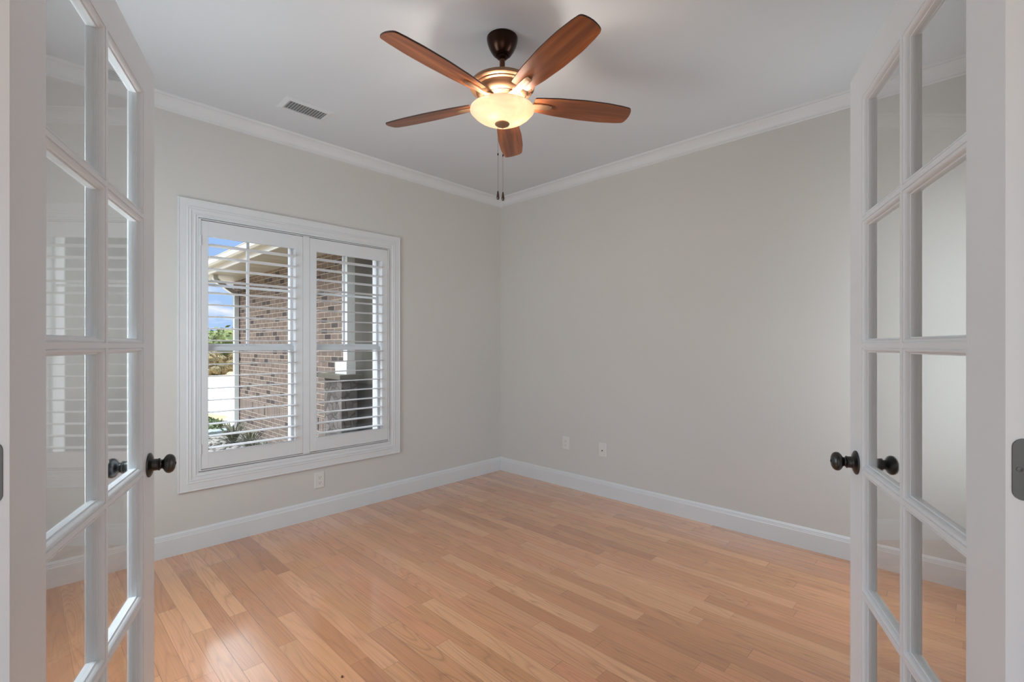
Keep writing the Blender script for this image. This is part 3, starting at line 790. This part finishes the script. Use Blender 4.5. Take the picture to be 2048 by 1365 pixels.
# ------------------------------------------------------------------ wall plates
def plate(loc, rz, label, kind, group=None):
    t = thing('outlet' if kind == 'duplex' else 'cable_plate', label, 'outlet' if kind == 'duplex' else 'wall plate', loc, rz, group)
    # local: x along wall, y out of the wall, z up
    bm = bmesh.new(); fn = lambda u, v, d: (u, d, v)
    o1 = rounded_rect(0, 0, .072, .117, .004, 3); o2 = rounded_rect(0, 0, .066, .111, .004, 3)
    A = [bm.verts.new((u, 0, v)) for u, v in o1]; B = [bm.verts.new((u, .003, v)) for u, v in o1]; C_ = [bm.verts.new((u, .0055, v)) for u, v in o2]
    loops_between(bm, A, B); loops_between(bm, B, C_); bm.faces.new(C_); bm.faces.new(A[::-1])
    obj('cover_plate', bm, M_PLATE, t)
    if kind == 'duplex':
        for s in (-1, 1):
            bm = bmesh.new(); pts = rounded_rect(0, s * .0195, .033, .028, .012, 5); slab(bm, pts, fn, .005, .0072)
            r = obj('receptacle', bm, M_PLATE, t)
            bm = bmesh.new()
            for u, hh in ((-.0064, .008), (.0064, .0065)): box(bm, (u - .0011, .0070, s * .0195 + .003 - hh / 2), (u + .0011, .0075, s * .0195 + .003 + hh / 2))
            lathe(bm, [(0, 0), (.0025, 0), (.0025, .0005), (0, .0005)], 12, Matrix.Translation((0, .0070, s * .0195 - .0075)) @ Matrix.Rotation(-PI / 2, 4, 'X'), cap=False)
            obj('slots', bm, M_SLOT, r)
        bm = bmesh.new(); lathe(bm, [(0, 0), (.003, 0), (.003, .001), (0, .0014)], 12, Matrix.Translation((0, .0055, 0)) @ Matrix.Rotation(-PI / 2, 4, 'X'), cap=False); obj('screw', bm, M_PLATE, t)
    else:
        bm = bmesh.new(); lathe(bm, [(.0055, 0), (.0055, .004), (.0042, .0045), (.0042, .009), (.0025, .009)], 16, Matrix.Translation((0, .005, -.004)) @ Matrix.Rotation(-PI / 2, 4, 'X')); j = obj('coax_jack', bm, M_CHAIN, t, smooth=True)
        bm = bmesh.new(); lathe(bm, [(0, .0091), (.0038, .0091), (.0036, .0100), (0, .0100)], 12, Matrix.Translation((0, .005, -.004)) @ Matrix.Rotation(-PI / 2, 4, 'X'), cap=False); obj('jack_hole', bm, M_SLOT, j)
        for v in (-.042, .042):
            bm = bmesh.new(); lathe(bm, [(0, 0), (.003, 0), (.003, .001), (0, .0014)], 12, Matrix.Translation((0, .0055, v)) @ Matrix.Rotation(-PI / 2, 4, 'X'), cap=False); obj('screw', bm, M_PLATE, t)
    return t
plate((.0, -1.872, .274), -PI / 2, 'white duplex outlet on the window wall just under the window casing', 'duplex', 'duplex outlets')
plate((.839, .0, .392), PI, 'white duplex outlet on the right wall, nearer the far room corner', 'duplex', 'duplex outlets')
plate((1.2275, .0, .388), PI, 'white wall plate with a single dark cable jack on the right wall', 'cable')
# small brown rubber tip lying on the boards
bm = bmesh.new(); bmesh.ops.create_uvsphere(bm, u_segments=16, v_segments=10, radius=.0046)
for v in bm.verts: v.co.z = max(v.co.z, -.0038)
tag(obj('rubber_bumper', bm, M_BALL, smooth=True, loc=(1.737, -2.553, .0038)), 'tiny round brown bead lying on the oak floor at the front', 'bead')

# ------------------------------------------------------------------ outside: ground, garage wing, porch, planting
GZ = -.38
bm = bmesh.new(); prism(bm, [(-120, -90), (20, -90), (20, 90), (-120, 90)], GZ - .3, GZ - .01); o = struct('ground_lawn', bm, M_LAWN)
bm = bmesh.new()
prism(bm, [(-25, -14), (-12.2, -14), (-11.2, -3.0), (-10.9, -1.0), (-9.9, -.25), (-9.0, -.03), (-8.45, -.28), (-7.95, -.62), (-7.3, -.2), (-7.25, 12), (-25, 12)], GZ - .01, GZ + .004)
o = struct('driveway', bm, M_CONC)
bm = bmesh.new(); prism(bm, [(-7.9, -.5), (-8.3, -1.2), (-8.0, -3.6), (-6, -4.6), (-.16, -4.8), (-.16, -.5)], GZ - .02, GZ + .01); struct('planting_bed', bm, M_SOIL)
# pebbles, nobody could count them
bm = bmesh.new(); rnd = random.Random(3)
for i in range(2600):
    x = rnd.uniform(-8.0, -2.5); y = rnd.uniform(-2.6, -.60)
    s = rnd.uniform(.022, .055)
    if abs(x + 6.62) < .28 and y > -1.3: continue
    if any((x - a) ** 2 + (y - b) ** 2 < .012 for a, b in ((-5.35, -.95), (-4.75, -.88), (-5.2, -1.55), (-4.1, -.95))): continue
    vs = bmesh.ops.create_icosphere(bm, subdivisions=1, radius=s)['verts']
    sc_ = (rnd.uniform(.8, 1.5), rnd.uniform(.7, 1.1), rnd.uniform(.45, .75)); R_ = Matrix.Rotation(rnd.uniform(0, PI), 3, 'Z')
    for v in vs:
        v.co = R_ @ Vector((v.co.x * sc_[0], v.co.y * sc_[1], v.co.z * sc_[2])); v.co += Vector((x, y, GZ + .012 + s * .3))
tag(obj('pebbles', bm, M_PEB, smooth=True), 'pale river pebbles covering the planting bed outside the window', 'pebbles', kind='stuff')

# garage wing
bm = bmesh.new()
def bbox(y_faces, a, b):
    n0 = len(bm.faces); box(bm, a, b)
    for f in list(bm.faces)[n0:]:
        pass
box(bm, (-6.96, -.5, GZ - .1), (-2.30, 6.0, 2.52))
bm.normal_update()
for f in bm.faces:
    if abs(f.normal.x) > .5: f.material_index = 1
WING = thing('garage_wing', 'brown brick garage wing with cream eave outside the window', 'building', (0, 0, 0))
obj('brick_wall', bm, [M_BRICK, M_BRICKY], WING)
bm = bmesh.new(); box(bm, (-7.45, -1.10, 2.52), (-.165, -.5, 2.535)); box(bm, (-7.45, -.5, 2.52), (-6.965, 6.4, 2.535)); obj('soffit', bm, M_SOFFIT, WING)
bm = bmesh.new(); box(bm, (-7.47, -1.125, 2.515), (-.165, -1.10, 2.66)); box(bm, (-7.47, -1.10, 2.515), (-7.45, 6.4, 2.66)); obj('fascia', bm, M_FASCIA, WING)
bm = bmesh.new()
pr = [(-.02, 2.60), (-.10, 2.60), (-.125, 2.625), (-.125, 2.69), (-.135, 2.70), (-.135, 2.705), (-.12, 2.705), (-.12, 2.63), (-.10, 2.61), (-.02, 2.61)]
A = [bm.verts.new((-7.60, -1.105 + y, z)) for y, z in pr]; B = [bm.verts.new((-.165, -1.105 + y, z)) for y, z in pr]; loops_between(bm, A, B); bm.faces.new(A); bm.faces.new(B[::-1])
obj('gutter', bm, M_FASCIA, WING)
bm = bmesh.new()
v = [bm.verts.new(p) for p in ((-7.5, -1.14, 2.66), (-.165, -1.14, 2.66), (-.165, 7, 2.66), (-7.5, 7, 2.66), (-4.4, 2.6, 4.3), (-.165, 2.6, 4.3))]
for q in ((0, 1, 5, 4), (3, 4, 5, 2), (0, 4, 3), (1, 2, 5), (0, 3, 2, 1)): bm.faces.new([v[i] for i in q])
obj('roof', bm, M_ROOF, WING)
# downspout
bm = bmesh.new()
def rtube(bm, pts, w_, d_):
    P = [Vector(p) for p in pts]; R_ = []
    for i, p in enumerate(P):
        dd = (P[min(i + 1, len(P) - 1)] - P[max(i - 1, 0)]).normalized()
        u = Vector((1, 0, 0)); vv = dd.cross(u).normalized(); u = vv.cross(dd).normalized()
        R_.append([bm.verts.new(p + u * a * w_ / 2 + vv * b * d_ / 2) for a, b in ((-1, -1), (1, -1), (1, 1), (-1, 1))])
    for A, B in zip(R_, R_[1:]): loops_between(bm, A, B)
    bm.faces.new(R_[0]); bm.faces.new(R_[-1][::-1])
rtube(bm, [(-6.15, -1.02, 2.60), (-6.15, -1.02, 2.47), (-6.20, -.98, 2.42), (-6.55, -.60, 2.26), (-6.62, -.552, 2.20), (-6.62, -.552, -.20), (-6.62, -.575, -.25), (-6.62, -.66, -.30)], .095, .075)
DS = obj('downspout', bm, M_SPOUT, WING); DS['label'] = 'white metal downspout at the far corner'
bm = bmesh.new(); prism(bm, [(-6.78, -1.10), (-6.46, -1.10), (-6.50, -.70), (-6.74, -.70)], GZ + .01, GZ + .075); tag(obj('splash_block', bm, M_GSPLASH), 'grey splash block on pebbles below the downspout', 'splash block')
# porch: shaded khaki wall, white post on stone pier
PW = thing('porch_wall', 'shaded khaki porch wall with a dark lower band beside the white post', 'wall', (0, 0, 0))
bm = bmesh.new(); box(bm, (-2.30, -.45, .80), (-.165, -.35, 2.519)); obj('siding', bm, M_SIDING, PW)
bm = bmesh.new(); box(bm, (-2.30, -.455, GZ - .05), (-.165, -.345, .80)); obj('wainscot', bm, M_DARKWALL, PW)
pier = thing('stone_pier', 'low stone pier with khaki cap carrying the white porch post', 'pier', (-2.14, -.665, GZ))
bm = bmesh.new(); box(bm, (-.22, -.10, 0), (.24, .10, 1.245), bev=.004); obj('stone_shaft', bm, M_STONE, pier)
bm = bmesh.new(); box(bm, (-.31, -.145, 1.245), (.29, .145, 1.300), bev=.006); obj('cap', bm, M_CAP, pier)
bm = bmesh.new(); box(bm, (-2.0, -.695, .921), (-1.9, -.595, 2.515), bev=.003); box(bm, (-2.19, -.705, .921), (-1.895, -.588, 1.075), bev=.003)
M_POST = mat('white_post_paint', srgb(200, 204, 202), .5)
tag(obj('porch_post', bm, M_POST), 'white square porch post seen through the right shutter', 'post')

# planting
def blades(bm, n, rmin, rmax, hmin, hmax, w_, rnd, up=1.0):
    for i in range(n):
        a = rnd.uniform(0, 2 * PI); r = rnd.uniform(rmin, rmax); h = rnd.uniform(hmin, hmax)
        d = Vector((math.cos(a), math.sin(a), 0)); s = Vector((-d.y, d.x, 0)) * w_
        P = [(d * (.02), 0, 1.0), (d * r * .45, h * .6, .9), (d * r * .85, h * .95, .6), (d * r * 1.15, h * .9, .05)]
        prev = None
        for q, z, ww in P:
            a_ = bm.verts.new(q + s * ww + Vector((0, 0, z))); b_ = bm.verts.new(q - s * ww + Vector((0, 0, z))); c_ = bm.verts.new(q + Vector((0, 0, z - w_ * ww * .6)))
            if prev:
                bm.faces.new([prev[0], a_, c_, prev[2]]); bm.faces.new([prev[2], c_, b_, prev[1]])
            prev = (a_, b_, c_)
for (x, y, s, lb) in ((-5.35, -.95, 1.0, 'spiky dark yucca by the downspout, largest in the pebble bed'), (-4.75, -.88, .8, 'small variegated spiky plant in pebbles, below the brick wall'), (-5.2, -1.55, .55, 'low spiky tuft in pebbles, closest to the window sill'), (-4.1, -.95, .6, 'pale grassy tuft in pebbles against the brick wall')):
    bm = bmesh.new(); rr = random.Random(int(x * 100)); blades(bm, 46, .12 * s, .34 * s, .12 * s, .42 * s, .014, rr)
    tag(obj('yucca', bm, M_YUCCA, loc=(x, y, GZ + .02)), lb, 'plant', 'spiky plants in the pebble bed')
def foliage(bm, cx, cy, cz, rx, ry, rz, n, leaf, rnd):
    for i in range(n):
        u = rnd.uniform(-1, 1); a = rnd.uniform(0, 2 * PI); q = math.sqrt(1 - u * u); r = rnd.uniform(.62, 1.0) * (1 + .16 * math.sin(5 * a) * math.cos(4 * u))
        c = Vector((cx + rx * r * q * math.cos(a), cy + ry * r * q * math.sin(a), cz + rz * r * u))
        e = Vector((rnd.gauss(0, 1), rnd.gauss(0, 1), rnd.gauss(0, 1))).normalized(); f = e.orthogonal().normalized()
        L = leaf * rnd.uniform(.6, 1.3)
        bm.faces.new([bm.verts.new(c + e * L), bm.verts.new(c + f * L * .5), bm.verts.new(c - e * L), bm.verts.new(c - f * L * .5)])
def tree(x, y, h, r, label, nm='tree', m=M_TREE, trunk=True, n=1500, cat='tree', group=None, leaf=.14):
    t = thing(nm, label, cat, (x, y, GZ), group=group); rnd = random.Random(int(x * 31 + y * 7))
    bm = bmesh.new()
    base = h - r * 1.1 if trunk else r * .5
    for k in range(7 if trunk else 4):
        a = rnd.uniform(0, 2 * PI); d = r * .5
        px, py, pz = d * math.cos(a), d * math.sin(a), base + rnd.uniform(-.25, .35) * r
        vs = bmesh.ops.create_icosphere(bm, subdivisions=2, radius=r * .5)['verts']
        for v in vs: v.co = v.co * (1 + .14 * math.sin(9 * v.co.x / r + k) * math.cos(8 * v.co.z / r)) + Vector((px, py, pz))
        foliage(bm, px, py, pz, r * .62, r * .62, r * .6, n // 7, leaf * r / 2, rnd)
    obj('foliage', bm, m, t)
    if trunk:
        bm = bmesh.new(); tube(bm, [(0, 0, -.05), (.05, .03, base * .5), (0, 0, base)], [.16, .12, .08], 8); obj('trunk', bm, M_BARK, t)
    return t
def dirpt(px, dist):
    rt = (px - 1024) / F_PX; v = CAM + RIGHT * rt * dist + VIEW * dist; return v.x, v.y
TL = [(384, 40, 3.2, 1.7, 'green tree by the road, leftmost through the left shutter'), (402, 62, 4.4, 2.6, 'low green tree behind the dry shrubs, left of the round one'), (456, 47, 4.1, 2.2, 'round sunlit green tree nearest the downspout corner'), (500, 64, 4.0, 2.6, 'green tree mostly behind the brick garage wing'), (310, 56, 3.6, 2.0, 'green tree at the far roadside, hidden by the window casing')]
for px, dd, h_, r_, lb in TL:
    x, y = dirpt(px, dd); tree(x, y, h_, r_, lb, group='trees beyond the driveway', leaf=.22)
for px, dd, h_, r_, lb in ((436, 27, 1.0, .55, 'rounded dry shrub on the lawn, left one of the close pair'), (459, 31, 1.0, .60, 'rounded dry shrub on the lawn beside the garage corner'), (405, 34, 1.1, .9, 'dry golden shrub farther left on the lawn'), (458, 37, 1.35, 1.0, 'tall golden dry shrub behind the rounded pair'), (432, 39, 1.4, 1.0, 'olive dry shrub behind the rounded pair, to the left')):
    x, y = dirpt(px, dd); tree(x, y, h_, r_, lb, nm='dry_shrub', m=M_SHRUB, trunk=False, n=1800, cat='shrub', group='dry shrubs on the lawn', leaf=.16)
bm = bmesh.new(); rr = random.Random(5); foliage(bm, 0, 0, .06, .75, .35, .10, 900, .05, rr)
vs = bmesh.ops.create_icosphere(bm, subdivisions=2, radius=1.0)['verts']
for v in vs: v.co = Vector((v.co.x * .68, v.co.y * .30, .05 + v.co.z * .08))
tag(obj('ground_cover', bm, M_COVER, loc=(-7.75, -.85, GZ)), 'low mat of green ground cover at the edge of the pebbles', 'plant')
